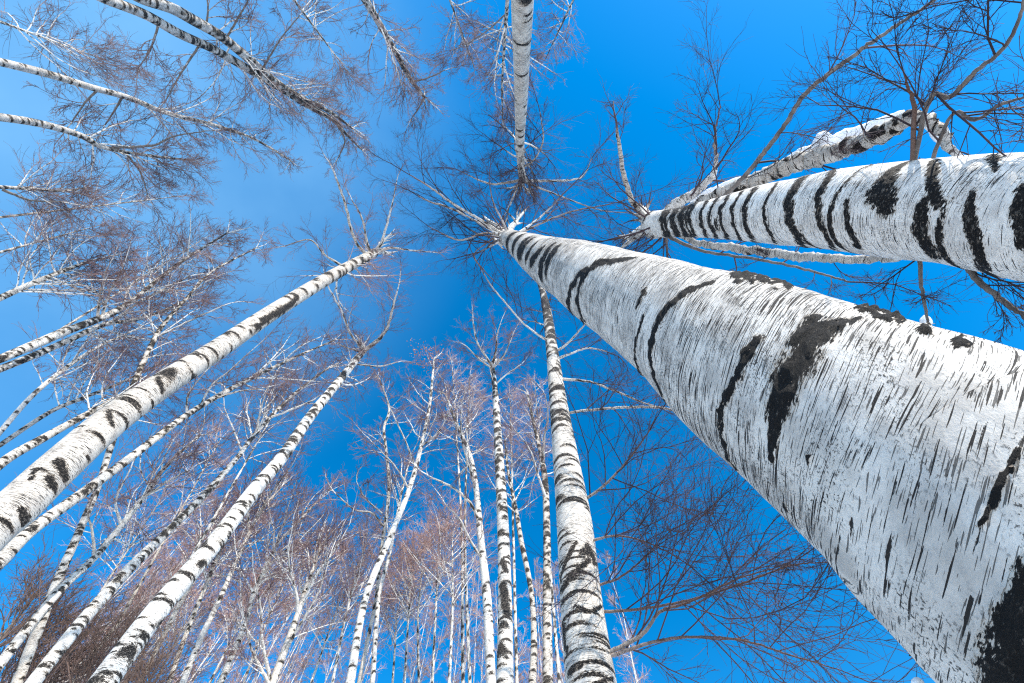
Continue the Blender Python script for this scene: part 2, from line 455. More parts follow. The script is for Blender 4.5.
    for (LPs, LRs, m, l0, lo, an) in parents:
        if m: spawn_on(LPs, LRs, m, lo, l0 or lc * 0.55, an, 0.4)
        Q.append(LPs[-1]); D.append(nrm(LPs[-1] - LPs[-2])); L.append((l0 or lc * 0.55)); RR.append(max(LRs[-1], rmin))
    if not limbs or True:
        for q in range(3):
            Q.append(Pv[-1]); D.append(nrm(ext + rng.normal(size=3) * 0.3)); L.append(lc * 0.6); RR.append(max(Rv[-1] * 0.6, rmin))
    V, F, A, P2 = crown(rng, np.array(Q), np.array(D), np.array(L), np.array(RR), rmin, n2, n3, lift)
    link_mesh('crown', V, F, twig, root, {'rad': ('FLOAT', A)}, loc=base)
    TREES[label] = dict(root=root, base=base, Pv=Pv, Rv=Rv, surf=surf, P2=P2, rng=rng, dist=dist)
    return root

def L(p=None, **kw):
    d = dict(p=p); d.update(kw); return d

exec_trees = True
# ================================================================ THE NEAR TREES
T1_MARKS = [
    [(632, 259, 2), (600, 262, 2.5), (578, 275, 2.5), (569, 290, 2.5), (568, 305, 2), (573, 318, 1.5)],
    [(625, 259, 2.5), (595, 263, 2.5), (581, 280, 2.5), (576, 300, 2.5), (583, 322, 1.5)],
    [(712, 280, 4), (685, 291, 7), (665, 308, 6.5), (654, 328, 5), (650, 355, 5), (654, 378, 5), (664, 400, 4)],
    [(645, 291, 2.5), (637, 307, 2)], [(644, 315, 1.5), (635, 341, 2.5), (634, 361, 3), (641, 376, 3)],
    [(739, 375, 6), (729, 392, 6), (720, 411, 5), (720, 435, 5), (726, 456, 4), (736, 472, 3)],
    [(759, 338, 6), (745, 358, 8), (738, 372, 5)],
    [(856, 319, 6), (828, 326, 13), (808, 345, 19), (793, 370, 21), (783, 395, 18), (775, 425, 9), (771, 462, 3)],
    [(815, 318, 9), (800, 340, 12)],
    [(1020, 450, 2), (1003, 480, 4), (992, 505, 3.5), (983, 526, 1.5)],
    [(1045, 560, 15), (1030, 600, 20), (1018, 640, 26), (1010, 690, 28)], [(1040, 620, 20), (1045, 690, 30)],
    [(905, 655, 5), (912, 675, 7)], [(786, 507, 4), (787, 510, 4)], [(810, 458, 3), (811, 461, 3)],
    [(540, 250, 2.5), (531, 262, 2.5)], [(527, 243, 2), (520, 252, 2.5)], [(550, 246, 1.5), (541, 262, 2), (540, 276, 1.5)], [(517, 238, 2.4), (513, 247, 2.4)], [(510, 236, 2), (507, 242, 2)], [(524, 241, 2.2), (518, 251, 2.2)], [(533, 246, 1.6), (526, 258, 1.6)], [(556, 249, 1.6), (549, 258, 1.6), (546, 272, 1.6)],
]
tree('huge white birch trunk crossing the right half, with black patch and fine dashes',
     [(994, 513, 334), (925, 466, 283), (832, 413, 226), (766, 376, 188), (717, 346, 155), (665, 318, 117), (586, 278, 72), (545, 259, 46), (522, 246, 28), (506, 237, 15)],
     0.26, rt=0.125, mat=BARK_NEAR, sides=180, step=2.2, density=0.0, lump=0.0065, tilt=0.5, painted=T1_MARKS,
     lumps_at=[(738, 275, 7, 0.0072), (750, 277, 6, 0.0096), (762, 279, 8, 0.0096), (776, 282, 7, 0.0084), (788, 285, 5, 0.0060), (862, 308, 7, 0.0096), (874, 310, 8, 0.0132), (888, 314, 7, 0.0120), (900, 318, 6, 0.0084), (926, 330, 7, 0.0144), (960, 341, 6, 0.0084), (968, 344, 5, 0.0072)],
     limbs=[L([(507, 238, 7), (482, 221, 4.5), (455, 205, 3.5), (428, 186, 2.5), (410, 175, 1.5)], w=.6, n=6, l=1.06),
            L([(505, 240, 5), (478, 222, 3.2), (450, 208, 3.5), (430, 202, 2.5), (418, 196, 1.5)], w=.6, n=5, l=0.92),
            L([(504, 238, 5), (485, 233, 3), (462, 240, 3), (445, 235, 2.2), (428, 226, 1.2)], w=.6, n=5, l=0.92),
            L([(470, 240, 2), (474, 254, 2), (482, 268, 2), (495, 282, 1.2)], w=.6, n=3, l=0.66),
            L([(510, 236, 4), (502, 220, 3), (494, 205, 2.5), (490, 188, 1.5)], w=.6, n=4, l=1.06),
            L([(512, 236, 4), (540, 224, 3), (570, 212, 2.4), (610, 204, 1.6), (640, 196, 1)], w=.6, n=6, l=1.06)],
     twig=TWIG_DARK, n1=16, start=0.9, lc=1.4, n2=10, n3=9)

xs = [(660, 2), (665, 4), (669, 5), (674, 4.5), (679, 5), (684, 4), (689, 3), (698, 2.6), (709, 2.2), (719, 2.2), (730, 2.2), (745, 5), (763, 3), (787, 6), (818, 5)]
T2_MARKS = []
zr = np.random.default_rng(21)
for x, hw in xs:
    hw *= zr.uniform(.6, 1.35); x += zr.uniform(-2, 2)
    hh = 14 + (x - 655) * 0.2
    my = 224 - (x - 655) * 0.075
    T2_MARKS.append([(x + hh * .42, my - hh * .98, hw), (x + 1, my - hh * .35, hw), (x + 2, my + hh * .2, hw * .9), (x + hh * .45, my + hh * .95, hw * .8)])
T2_MARKS += [[(904, 163, 4), (890, 172, 8), (880, 192, 15), (886, 205, 12)], [(935, 160, 5), (931, 180, 6), (938, 205, 6)], [(923, 204, 7), (920, 232, 10), (932, 255, 9)],
             [(973, 192, 4), (969, 215, 7), (975, 240, 8), (986, 268, 5)], [(993, 155, 6), (996, 172, 3)], [(1023, 190, 7), (1018, 215, 9), (1024, 245, 6)], [(846, 200, 3), (847, 225, 4), (858, 246, 5)]]
tree('thick peeling white birch leaving the right edge above the huge trunk, banded black',
     [(1050, 218, 142), (1024, 216, 133), (960, 211, 114), (900, 210, 101), (840, 210, 84), (800, 212, 71), (760, 214, 58), (700, 220, 36), (675, 223, 28.5), (654, 225, 29)],
     0.21, rt=0.135, mat=BARK_PEEL, sides=110, step=2.0, density=2.5, thick=0.9, big=0.0, lump=0.004, painted=T2_MARKS,
     limbs=[L([(656, 214, 14), (676, 205, 14), (695, 193, 11), (712, 176, 8), (716, 160, 5), (716, 130, 2.5), (720, 105, 1.2)], n=7, l=.9),
            L([(650, 222, 12), (640, 212, 8), (630, 196, 7), (623, 170, 6), (619, 140, 4.5), (617, 128, 3)], n=3, l=.55),
            L([(672, 212, 12), (715, 196, 13), (747, 184, 16), (790, 165, 19), (840, 150, 18), (880, 134, 17), (912, 117, 14), (928, 121, 10), (942, 132, 9), (952, 150, 7)], n=8, l=.7, m=0.80, dens=26, w=.76, mat=BARK_GREY),
            L([(912, 118, 5), (914, 108, 4), (908, 88, 2.6), (903, 70, 1.2)], n=2, l=.3, m=0.97),
            L([(700, 205, 6), (735, 186, 6.5), (758, 160, 6.5), (783, 128, 6), (806, 93, 6), (850, 58, 5), (890, 30, 4), (932, 2, 3), (965, -25, 2)], n=7, l=.7, m=1.0, dens=2, w=.6, mat=GREYSTEM),
            L([(912, 92, 4), (930, 99, 4.5), (950, 97, 4.5), (975, 72, 4), (1000, 52, 3.5), (1015, 30, 3), (1024, 0, 2.5)], n=7, l=.6, m=.95, mat=GREYSTEM),
            L([(928, 104, 4), (952, 115, 3), (975, 120, 3.2), (1000, 105, 3), (1030, 95, 2)], n=4, l=.5, m=.95, mat=GREYSTEM),
            L([(668, 238, 6), (700, 243, 7), (740, 249, 9), (800, 257, 9), (850, 259, 8), (897, 258, 7)], n=3, l=.6, m=.85, mat=BARK_GREY, w=.85),
            L([(655, 238, 6), (700, 250, 4), (750, 258, 3.5), (800, 268, 3), (850, 282, 2)], n=6, l=.7, m=.95, mat=GREYSTEM),
            L([(918, 262, 5), (921, 282, 3.5), (925, 305, 3), (929, 330, 2)], n=2, l=.3, m=.95, mat=GREYSTEM),
            L([(945, 262, 7), (975, 277, 6), (1000, 298, 5), (1030, 322, 4)], n=6, l=.4, m=.95, mat=GREYSTEM)],
     twig=TWIG_DARK, n1=15, start=0.86, lc=1.0, n2=10, n3=9)

tree('slender white birch coming straight down from the top edge at centre',
     [(522.5, -6, 23.5), (522, 25, 20.5), (521.5, 60, 16.5), (521, 100, 13), (520, 140, 9), (521, 165, 7.5), (522, 182, 6)],
     0.14, rt=0.075, density=9, sides=32, step=1.2, thick=0.9,
     limbs=[L([(521, 180, 4.5), (505, 183, 3), (490, 184, 2.5), (470, 176, 1.5)], n=5), L([(522, 181, 4.5), (545, 181, 3), (570, 180, 2.5), (583, 176, 2), (592, 158, 1.2)], n=5),
            L([(521, 168, 3.5), (534, 160, 2.2), (543, 140, 2), (540, 112, 1.2)], n=4), L([(520, 178, 3), (512, 200, 2.5), (505, 215, 1.6)], n=4), L([(522, 181, 3), (560, 196, 2), (600, 210, 1.4), (640, 214, 1)], n=5)],
     twig=TWIG_DARK, n1=30, start=.62, lc=1.45, n2=11, n3=10)

tree('bright white birch rising from the bottom edge right of centre, many rough black eyebrow scars',
     [(594, 705, 53), (591, 683, 51), (581, 600, 42), (574, 520, 35), (566, 460, 26), (558, 400, 17.5), (552, 350, 12), (547, 312, 9), (542, 290, 6), (536, 272, 3.5)],
     0.17, k=0.95, density=26, thick=0.72, big=0.02, sides=40, step=1.6,
     painted=[[(575, 543, 2.2), (566, 560, 2.6), (560, 580, 1.8)], [(588, 545, 2.6), (595, 565, 1.8)], [(590, 560, 3.1), (572, 573, 3.1), (563, 590, 3.1)], [(563, 625, 4.0), (566, 650, 3.5)], [(575, 607, 1.8), (590, 612, 2.2), (603, 606, 2.2)], [(570, 672, 4.0), (580, 668, 1.8)], [(596, 683, 2.2), (612, 678, 2.6)]],
     limbs=[L([(553, 342, 6), (540, 336, 4.2), (522, 322, 3.5), (505, 302, 3), (490, 284, 2.2), (474, 256, 1.5)], w=.55, n=8, l=1.1),
            L([(554, 352, 6), (566, 345, 4), (580, 330, 3), (596, 312, 2)], w=.55, n=6, l=.8),
            L([(556, 360, 6), (575, 352, 3.5), (590, 348, 3), (607, 352, 2.2)], w=.55, n=5, l=.8),
            L([(565, 378, 6), (590, 382, 4), (618, 392, 3.6), (650, 405, 3), (690, 412, 2)], w=.55, n=9, l=.9, m=.95),
            L([(570, 412, 5), (600, 409, 4.5), (640, 407, 4.5), (672, 410, 4), (720, 428, 2.5)], w=.55, n=9, l=.9, m=.9),
            L([(578, 506, 7), (596, 492, 5), (612, 478, 4.5), (630, 458, 3.5), (650, 430, 2)], w=.5, n=11, l=1.4, m=1.0),
            L([(585, 545, 6), (612, 536, 4), (640, 540, 3), (668, 552, 2)], w=.5, n=11, l=1.4, m=.9),
            L([(590, 588, 5), (615, 580, 3.5), (640, 562, 2.5), (660, 540, 1.6)], w=.55, n=6, l=.8, m=.95),
            L([(596, 612, 6), (640, 609, 4.2), (690, 600, 4), (735, 586, 3.4), (790, 566, 2.4), (830, 562, 1.5)], w=.5, n=11, l=1.25, m=.88),
            L([(604, 658, 9), (640, 636, 7.5), (660, 612, 6), (690, 602, 4), (735, 580, 3), (775, 568, 2)], w=.42, n=9, l=1.2, m=.9),
            L([(606, 660, 7), (650, 643, 5), (690, 637, 4), (740, 640, 3.4), (790, 655, 2.5), (840, 670, 1.5)], w=.5, n=12, l=1.15, m=.85)],
     twig=TWIG_DARK, n1=16, start=.45, lc=1.4, n2=9, n3=8)

tree('stout white birch climbing from the left edge, blackened along its lower side near mid height',
     [(-30, 545, 50), (-5, 523, 46.5), (13, 510, 43.5), (60, 466, 38), (114, 419, 32), (165, 383, 26), (215, 351, 21), (276, 310, 16), (330, 277, 12.5), (374, 253, 9)],
     0.16, k=0.98, density=13.0, thick=1.0, big=0.05, sides=40, step=1.6,
     painted=[[(60, 462, 5.8), (66, 480, 4.3)], [(22, 510, 3.6), (26, 520, 5.0)], [(50, 478, 5.8), (54, 486, 5.0)], [(108, 412, 2.9), (112, 424, 2.9)], [(262, 320, 2.9), (280, 312, 4.3), (292, 304, 3.6), (298, 296, 2.2)], [(256, 328, 2.2), (268, 320, 2.9)], [(158, 378, 2.9), (163, 392, 2.9)], [(36, 470, 2.2), (30, 480, 2.2)]],
     limbs=[L([(368, 256, 5), (357, 244, 3.8), (350, 225, 3.4), (345, 203, 3), (334, 172, 1.8)], n=5, l=.9), L([(374, 253, 6), (381, 243, 4), (386, 228, 3), (392, 205, 2), (396, 185, 1.2)], n=7, l=1.0),
            L([(374, 252, 5), (392, 248, 3), (410, 250, 2), (430, 252, 1.2)], n=5, l=.9), L([(370, 253, 4.5), (366, 238, 3), (362, 218, 2.2), (352, 200, 1.2)], n=5, l=.9),
            L([(345, 268, 4), (325, 255, 2.4), (310, 240, 1.8), (285, 246, 1.2)], n=5, l=.9)],
     n1=22, start=.72, lc=1.4, n2=8, n3=8)

tree('white birch in front at lower left whose tip forks into two curved arms',
     [(90, 703, 29), (103, 683, 27), (160, 607, 22), (213, 545, 17.5), (253, 492, 14.5), (283, 456, 12), (310, 417, 10), (340, 380, 8), (365, 349, 6)],
     0.14, k=0.98, density=26, thick=1.0, big=0.08, sides=28, step=1.4,
     limbs=[L([(365, 350, 6), (378, 340, 5.2), (388, 326, 4), (392, 310, 3.2), (397, 292, 2)], n=8, l=1.2), L([(364, 350, 4.5), (350, 333, 3), (342, 312, 2.6), (328, 286, 1.6)], n=6, l=1.1), L([(363, 352, 3), (350, 349, 2.2), (338, 344, 1.4)], n=3, l=.6), L([(362, 368, 2.5), (380, 366, 2), (398, 362, 1.3)], n=4, l=.7)],
     n1=17, start=.74, lc=1.35, n2=8, n3=8)

# ------------------------------------------------------------ further traced birches
tree('long thin birch running just under the stout left birch, evenly flecked with black',
     [(-20, 577, 15), (0, 561, 14), (33, 529, 12), (87, 490, 10), (130, 458, 8), (187, 415, 6), (227, 391, 5), (256, 376, 4), (300, 355, 2.4), (335, 340, 1.4)], 0.10, k=1.0, density=26, n1=22, lc=1.7, start=.45,
     limbs=[L([(200, 408, 3), (212, 385, 2), (228, 372, 1.8), (250, 352, 1.2)]), L([(212, 400, 2.5), (236, 392, 2), (262, 388, 1.2)]), L([(187, 415, 2.6), (188, 395, 1.8), (205, 372, 1.2)])])
tree('dark flecked leaning birch crossing behind the stout left birch and kinking above it',
     [(10, 700, 10.5), (18, 680, 10), (39, 627, 9.5), (50, 599, 8.5), (63, 568, 8), (79, 532, 7), (98, 487, 6), (106, 462, 6), (117, 428, 6), (135, 381, 5.5), (150, 348, 5), (163, 325, 4), (187, 298, 3), (213, 271, 2.4), (256, 248, 1.4)],
     0.085, k=0.95, density=34, thick=1.3, n1=24, lc=1.6, start=.5, limbs=[L([(155, 338, 3), (175, 328, 2), (200, 316, 1.8), (225, 305, 1.2)])])
tree('bent birch at bottom left that crosses the dark flecked one',
     [(-12, 682, 11), (0, 664, 10), (29, 627, 9), (62, 588, 8), (95, 557, 6.5), (124, 522, 5.5), (143, 498, 5), (167, 465, 3.5), (200, 435, 2)], 0.085, k=1.05, density=22, thick=1.2, n1=24, lc=1.7, start=.4,
     limbs=[L([(95, 556, 3), (92, 530, 2), (88, 512, 1.6), (96, 490, 1)]), L([(120, 525, 3), (116, 500, 2), (130, 470, 1.4)]), L([(143, 498, 3), (170, 480, 2), (190, 470, 1.2)])])
tree('rough dark ringed birch rising from bottom left corner beside the white forked one',
     [(18, 703, 14.5), (33, 683, 14), (79, 625, 12.5), (115, 584, 11), (140, 558, 10), (167, 532, 8), (207, 492, 6.5), (237, 458, 5), (256, 433, 4), (293, 395, 3), (328, 368, 2)], 0.115, k=1.0, density=32, thick=1.4, n1=24, lc=1.8, start=.5,
     limbs=[L([(256, 433, 3), (262, 405, 2), (272, 380, 1.4)]), L([(270, 418, 3), (300, 406, 2), (328, 392, 1.2)])])
tree('pale thin birch, first of four slim stems right of the forked white birch',
     [(139, 685, 5.2), (179, 605, 4.5), (203, 566, 3.8), (225, 530, 3), (250, 498, 2)], 0.075, k=1.0, density=9, n1=22, lc=2.0, start=.4)
tree('second slim pale stem right of the forked white birch, slightly wavy',
     [(168, 685, 5), (188, 629, 4.5), (209, 578, 4), (222, 548, 3), (250, 505, 2)], 0.075, k=1.0, density=9, n1=22, lc=2.0, start=.4)
tree('third slim stem right of the forked white birch, splitting in a narrow V high up',
     [(182, 685, 6.2), (200, 640, 5.6), (221, 596, 5), (249, 533, 3.8), (262, 510, 3), (282, 486, 2)], 0.085, k=1.0, density=10, n1=22, lc=2.0, start=.45,
     limbs=[L([(249, 533, 3), (248, 510, 2.2), (256, 490, 1.4)]), L([(256, 520, 2.5), (270, 495, 2), (292, 465, 1.2)])])
tree('fourth slim stem right of the forked white birch, crowned by a pinkish fan of twigs',
     [(219, 686, 6.5), (242, 632, 5.6), (252, 599, 5), (262, 575, 4), (277, 545, 3), (298, 522, 2.2), (319, 500, 1.4)], 0.09, k=1.0, density=10, n1=26, lc=2.2, start=.35,
     limbs=[L([(258, 585, 3.5), (270, 565, 2.5), (286, 550, 2), (300, 540, 1.3)])])
tree('white multi armed birch with a brush shaped pink crown left of the leaning pair',
     [(271, 687, 8), (298, 614, 6), (305, 592, 5), (312, 572, 3.6), (320, 548, 2.2)], 0.11, k=1.0, density=8, n1=16, lc=2.4, start=.45, ang=.5,
     limbs=[L([(298, 614, 5), (296, 592, 3), (290, 570, 2.4), (288, 548, 1.5)], n=7), L([(282, 655, 4), (300, 625, 3), (318, 594, 2.4), (326, 570, 1.4)], n=7), L([(271, 685, 4), (262, 640, 3), (261, 610, 2), (256, 585, 1.3)], n=7), L([(305, 592, 4), (316, 575, 2.5), (328, 560, 1.5)], n=6), L([(270, 686, 4), (252, 650, 2.5), (244, 620, 1.5)], n=5)])
tree('bright leaning birch topped with a tuft of rusty leaves, bottom centre left',
     [(345, 700, 9.5), (350, 683, 9), (365, 600, 7), (388, 542, 6), (409, 490, 5), (421, 447, 4), (430, 402, 3), (434, 360, 1.8)], 0.11, k=0.85, density=8, n1=24, lc=1.9, start=.5,
     limbs=[L([(409, 490, 3), (398, 470, 2), (385, 455, 1.6), (372, 442, 1)]), L([(415, 468, 3), (405, 440, 2), (392, 412, 1.6), (384, 390, 1)]), L([(421, 447, 3), (440, 430, 2), (452, 405, 1.2)])])
tree('thinner straight birch of the pair at bottom centre left, close behind the bright leaning one',
     [(372, 688, 5.2), (378.5, 600, 4.2), (385, 570, 3.8), (391, 548, 3.2), (400, 500, 2.2), (407, 470, 1.5)], 0.08, k=1.0, density=8, n1=22, lc=1.8, start=.5)
tree('threadlike white birch with a side arm reaching left above the leaning pair',
     [(376, 600, 3.4), (382, 546, 3.6), (389, 490, 3.4), (386, 450, 3), (384, 428, 2.6), (389, 408, 2.2), (380, 380, 1.4)], 0.065, k=.95, density=8, n1=16, lc=1.6, start=.5,
     limbs=[L([(380, 525, 3), (372, 513, 2.5), (355, 510, 2), (336, 494, 1.3)], n=6), L([(374, 512, 2), (365, 498, 1.6), (358, 485, 1)], n=4)])
tree('round crowned white birch with split tip, its lower trunk scarred black',
     [(505, 692, 18), (505, 600, 14), (503.5, 540, 12.2), (500.5, 480, 10), (497.5, 430, 7.8), (495, 390, 5.6), (492, 364, 4.6)], 0.12, k=1.0, density=20, thick=1.3, sides=24, n1=8, start=.7, lc=1.2,
     painted=[[(503, 583, 4), (505, 600, 5), (507, 615, 4)], [(502, 560, 3), (506, 570, 3)]],
     limbs=[L([(492, 366, 4.5), (484, 354, 3.2), (477, 342, 2.6), (473, 322, 1.6)], n=9, l=1.1), L([(492, 364, 4.5), (496, 350, 3), (497, 336, 2), (500, 325, 1.3)], n=8, l=1.1), L([(493, 368, 4), (504, 355, 2.5), (511, 340, 1.5)], n=8, l=1.1), L([(490, 368, 3), (478, 358, 2.2), (466, 346, 1.4)], n=8, l=1.0), L([(497, 385, 2.5), (506, 375, 2), (520, 365, 1.2)], n=6, l=1.0)], n3=9)
tree('white birch touching the left side of the round crowned birch, bending left as it rises',
     [(491.5, 692, 10), (487, 600, 9), (481, 540, 7), (475, 480, 5.4), (468, 450, 4.4), (455, 420, 3), (446, 395, 1.8)], 0.10, k=1.05, density=9, n1=20, lc=1.7, start=.5,
     limbs=[L([(479, 520, 5), (468, 500, 3.4), (450, 486, 3), (432, 478, 2)]), L([(476, 490, 4), (470, 470, 3), (462, 440, 2.2), (461, 410, 1.4)]), L([(483, 560, 4), (470, 540, 3), (460, 520, 2.4), (446, 505, 1.4)])])
tree('white birch with stacked black scars between round crowned birch and bright bottom trunk',
     [(548, 692, 11), (547, 600, 8.6), (547, 540, 7.4), (545, 480, 6), (540, 450, 4.4), (533, 420, 3), (528, 395, 1.8)], 0.11, k=1.05, density=22, thick=1.3, n1=20, lc=1.7, start=.5,
     limbs=[L([(546, 500, 4), (538, 475, 3), (530, 450, 2), (515, 430, 1.2)]), L([(543, 465, 4), (544, 440, 3), (548, 415, 2), (545, 395, 1.2)])])
tree('small rough stemmed birch squeezed behind the stacked scar birch, leaning left',
     [(532, 690, 8), (534, 640, 6.5), (531, 590, 5.2), (521, 540, 5), (516, 510, 4), (508, 470, 2.6), (505, 440, 1.6)], 0.08, k=1.05, density=22, thick=1.3, n1=18, lc=1.6, start=.5)

# ------------------------------------------------------------ upper left
tree('lower of the two grey ringed birches that cross at the top left', twig=TWIG_MID, mat=BARK_SHADED, pts=[(90, -9, 11.00), (106, -1, 10.56), (146, 15, 9.68), (180, 34, 9.24), (213, 49, 8.36), (248, 69, 7.92), (280, 88, 7.04), (305, 104, 6.16), (333, 120, 4.2), (347, 135, 2.6), (362, 150, 1.3)], r0=0.12, k=.95, density=26, thick=1.05, sides=20, n1=46, lc=1.7, start=.25,
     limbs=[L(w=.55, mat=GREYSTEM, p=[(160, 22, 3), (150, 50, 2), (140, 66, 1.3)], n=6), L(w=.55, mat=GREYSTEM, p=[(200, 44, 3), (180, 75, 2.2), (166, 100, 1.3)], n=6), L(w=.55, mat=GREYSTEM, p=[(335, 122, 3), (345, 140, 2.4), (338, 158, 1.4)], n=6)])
tree('upper of the two grey ringed birches that cross at the top left', twig=TWIG_MID, mat=BARK_SHADED, pts=[(125, -10, 11.00), (143, -1, 11.00), (171, 8, 11.00), (195, 21, 11.00), (222, 37, 9.68), (250, 60, 8.80), (275, 81, 7.04), (300, 97, 5.28), (330, 112, 3.52), (352, 128, 1.94)], r0=0.13, k=.9, density=26, thick=1.05, sides=20, n1=46, lc=1.9, start=.2,
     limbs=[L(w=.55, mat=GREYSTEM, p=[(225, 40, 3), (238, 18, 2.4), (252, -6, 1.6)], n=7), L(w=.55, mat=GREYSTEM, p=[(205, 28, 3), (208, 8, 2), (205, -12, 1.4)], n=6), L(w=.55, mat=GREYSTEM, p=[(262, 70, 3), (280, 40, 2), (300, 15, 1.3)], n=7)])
tree('long thin grey birch with dark knots crossing the upper left, undivided', twig=TWIG_MID, mat=BARK_SHADED, pts=[(-20, 57, 9.24), (-8, 60, 8.80), (48, 74, 7.92), (90, 87, 6.60), (129, 98, 5.72), (167, 113, 4.84), (217, 126, 3.52), (256, 140, 2.64), (290, 160, 1.58)], r0=0.10, k=.95, density=14, thick=1.0, n1=40, lc=1.6, start=.3,
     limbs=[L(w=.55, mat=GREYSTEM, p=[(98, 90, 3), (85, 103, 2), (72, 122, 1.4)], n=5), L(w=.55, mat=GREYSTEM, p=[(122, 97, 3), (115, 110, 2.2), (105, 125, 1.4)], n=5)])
tree('thin grey birch entering at upper left that divides into three pale arms', twig=TWIG_MID, mat=BARK_SHADED, pts=[(-20, 114, 9.24), (-8, 116, 8.80), (32, 122, 7.92), (61, 129, 7.04), (84, 137, 6.16), (100, 146, 5.28), (125, 152, 3.52), (160, 157, 2.64), (190, 160, 1.58)], r0=0.10, k=.95, density=20, thick=1.0, n1=38, lc=1.5, start=.3,
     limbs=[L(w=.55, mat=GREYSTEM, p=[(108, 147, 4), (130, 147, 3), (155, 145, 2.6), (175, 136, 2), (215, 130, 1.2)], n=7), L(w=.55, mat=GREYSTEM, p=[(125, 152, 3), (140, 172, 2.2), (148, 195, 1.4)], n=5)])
tree('faint pair stemmed birch low on the left edge of the upper sky', twig=TWIG_MID, mat=BARK_SHADED, pts=[(-12, 186, 4.40), (0, 187, 4.05), (33, 189, 3.34), (60, 191, 2.46), (85, 188, 1.41)], r0=0.07, k=.95, density=20, n1=32, lc=1.6, start=.2, limbs=[L(w=.55, mat=GREYSTEM, p=[(2, 194, 3.5), (30, 200, 2.6), (62, 202, 1.6)], n=6)])
tree('short curved birch tip coming down from the top edge left of centre', twig=TWIG_MID, mat=BARK_SHADED, pts=[(355, -15, 8.36), (366, 1, 7.74), (383, 30, 6.34), (396, 53, 5.63), (411, 80, 4.40), (424, 97, 2.64)], r0=0.11, k=.8, density=26, thick=1.0, n1=40, lc=1.5, start=.1,
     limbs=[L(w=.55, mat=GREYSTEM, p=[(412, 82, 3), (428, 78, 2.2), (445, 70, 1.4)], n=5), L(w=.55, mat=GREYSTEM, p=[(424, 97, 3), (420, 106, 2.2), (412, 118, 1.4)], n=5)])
tree('faint thin birch just left of the straight hanging one at the top edge', twig=TWIG_MID, mat=BARK_SHADED, pts=[(508, -8, 3.96), (506, 20, 3.52), (504, 50, 2.82), (502, 90, 1.94), (503, 120, 1.23)], r0=0.07, k=.6, density=16, n1=46, lc=2.0, start=.1,
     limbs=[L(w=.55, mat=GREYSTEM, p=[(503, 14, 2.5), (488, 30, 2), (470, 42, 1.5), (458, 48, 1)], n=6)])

# ------------------------------------------------------------ middle left
tree('upper stem of the doubled birch reaching in from the left edge at mid height',
     [(-18, 367, 9.5), (-5, 361, 9), (35, 345, 8), (67, 331, 8), (110, 314, 6.5), (133, 300, 5), (160, 278, 4), (187, 258, 3), (227, 233, 1.8)], 0.10, k=1.0, density=30, thick=1.2, n1=30, lc=1.8, start=.35,
     limbs=[L([(97, 319, 3), (100, 295, 2), (106, 270, 1.3)], n=5), L([(102, 318, 3), (108, 296, 2), (122, 270, 1.2)], n=5)])
tree('lower stem of the doubled birch reaching in from the left edge at mid height',
     [(-18, 376, 8), (-5, 371, 7.6), (35, 355, 7), (67, 341, 6), (105, 324, 5), (128, 321, 4), (160, 312, 3), (192, 297, 1.6)], 0.09, k=1.0, density=26, thick=1.2, n1=26, lc=1.7, start=.35, limbs=[L([(112, 321, 3), (135, 305, 2.4), (162, 290, 2), (190, 276, 1.2)], n=6)])
tree('small birch poking in at the left edge above the doubled birch',
     [(-12, 303, 7), (0, 298, 6.4), (33, 283, 5.4), (63, 271, 4), (92, 260, 2)], 0.08, k=.95, density=22, thick=1.2, n1=26, lc=1.7, start=.2)
tree('thin arching birch with few marks below the doubled birch on the left edge',
     [(-12, 446, 5.5), (0, 432, 5.2), (33, 395, 4.6), (67, 367, 4), (100, 346, 3), (135, 330, 1.6)], 0.075, k=1.0, density=6, n1=24, lc=1.6, start=.35)
tree('thin birch parallel to and just above the stout left birch',
     [(-14, 476, 10), (10, 457, 9.4), (40, 440, 8.4), (67, 425, 7), (100, 407, 5.6), (135, 388, 4), (170, 370, 2.2)], 0.095, k=1.0, density=22, thick=1.2, n1=22, lc=1.6, start=.4)
tree('very thin flecked birch between arching birch and the stem beside the stout left birch',
     [(-12, 452, 5.5), (0, 445, 5), (50, 412, 4.2), (83, 398, 3.6), (120, 383, 2.6), (155, 366, 1.4)], 0.075, k=1.0, density=22, thick=1.2, n1=22, lc=1.6, start=.35)

# ------------------------------------------------------------ background wood
def bg(label, x0, y0, x1, y1, w, r=0.085, n1=24, lc=2.2, curve=0.0, **kw):
    mx, my = x0 * .5 + x1 * .5 + curve, y0 * .5 + y1 * .5
    r, w = r * .62, w * .62
    tree(label, [(x0, y0, w), (mx, my, w * .68), (x0 * .2 + x1 * .8 + curve * .5, y0 * .2 + y1 * .8, w * .4), (x1, y1, w * .2)], r, k=kw.pop('k', 1.0), density=kw.pop('density', 9), n1=n1, lc=lc,
         start=kw.pop('start', .4), step=2.5, twig=TWIG_PINK if y0 > 600 else TWIG_MID, sides=8, group='background birches', n2=kw.pop('n2', 8), n3=kw.pop('n3', 8), **kw)
bg('pale stemmed background birch between the brush crowned birch and the leaning pair', 331, 690, 366, 545, 5, curve=-3)
bg('short background birch with pinkish twigs just right of the leaning pair', 404, 690, 412, 560, 4.5)
bg('background birch with crooked white stem midway between the pair and round crowned birch', 419, 690, 425, 545, 4.5, curve=-4)
bg('background birch with thin straight stem just right of the crooked white one', 432, 690, 440, 520, 5)
bg('background birch forked low beside the left bending birch', 449, 690, 452, 525, 5.5, curve=2)
bg('tall background birch with many upright twigs topping out left of the round crown', 463, 690, 452, 365, 6, r=.10, curve=4, start=.55)
bg('tall background birch hidden behind round crowned birch, its tip right of that trunk', 517, 690, 510, 395, 6, r=.10, start=.5)
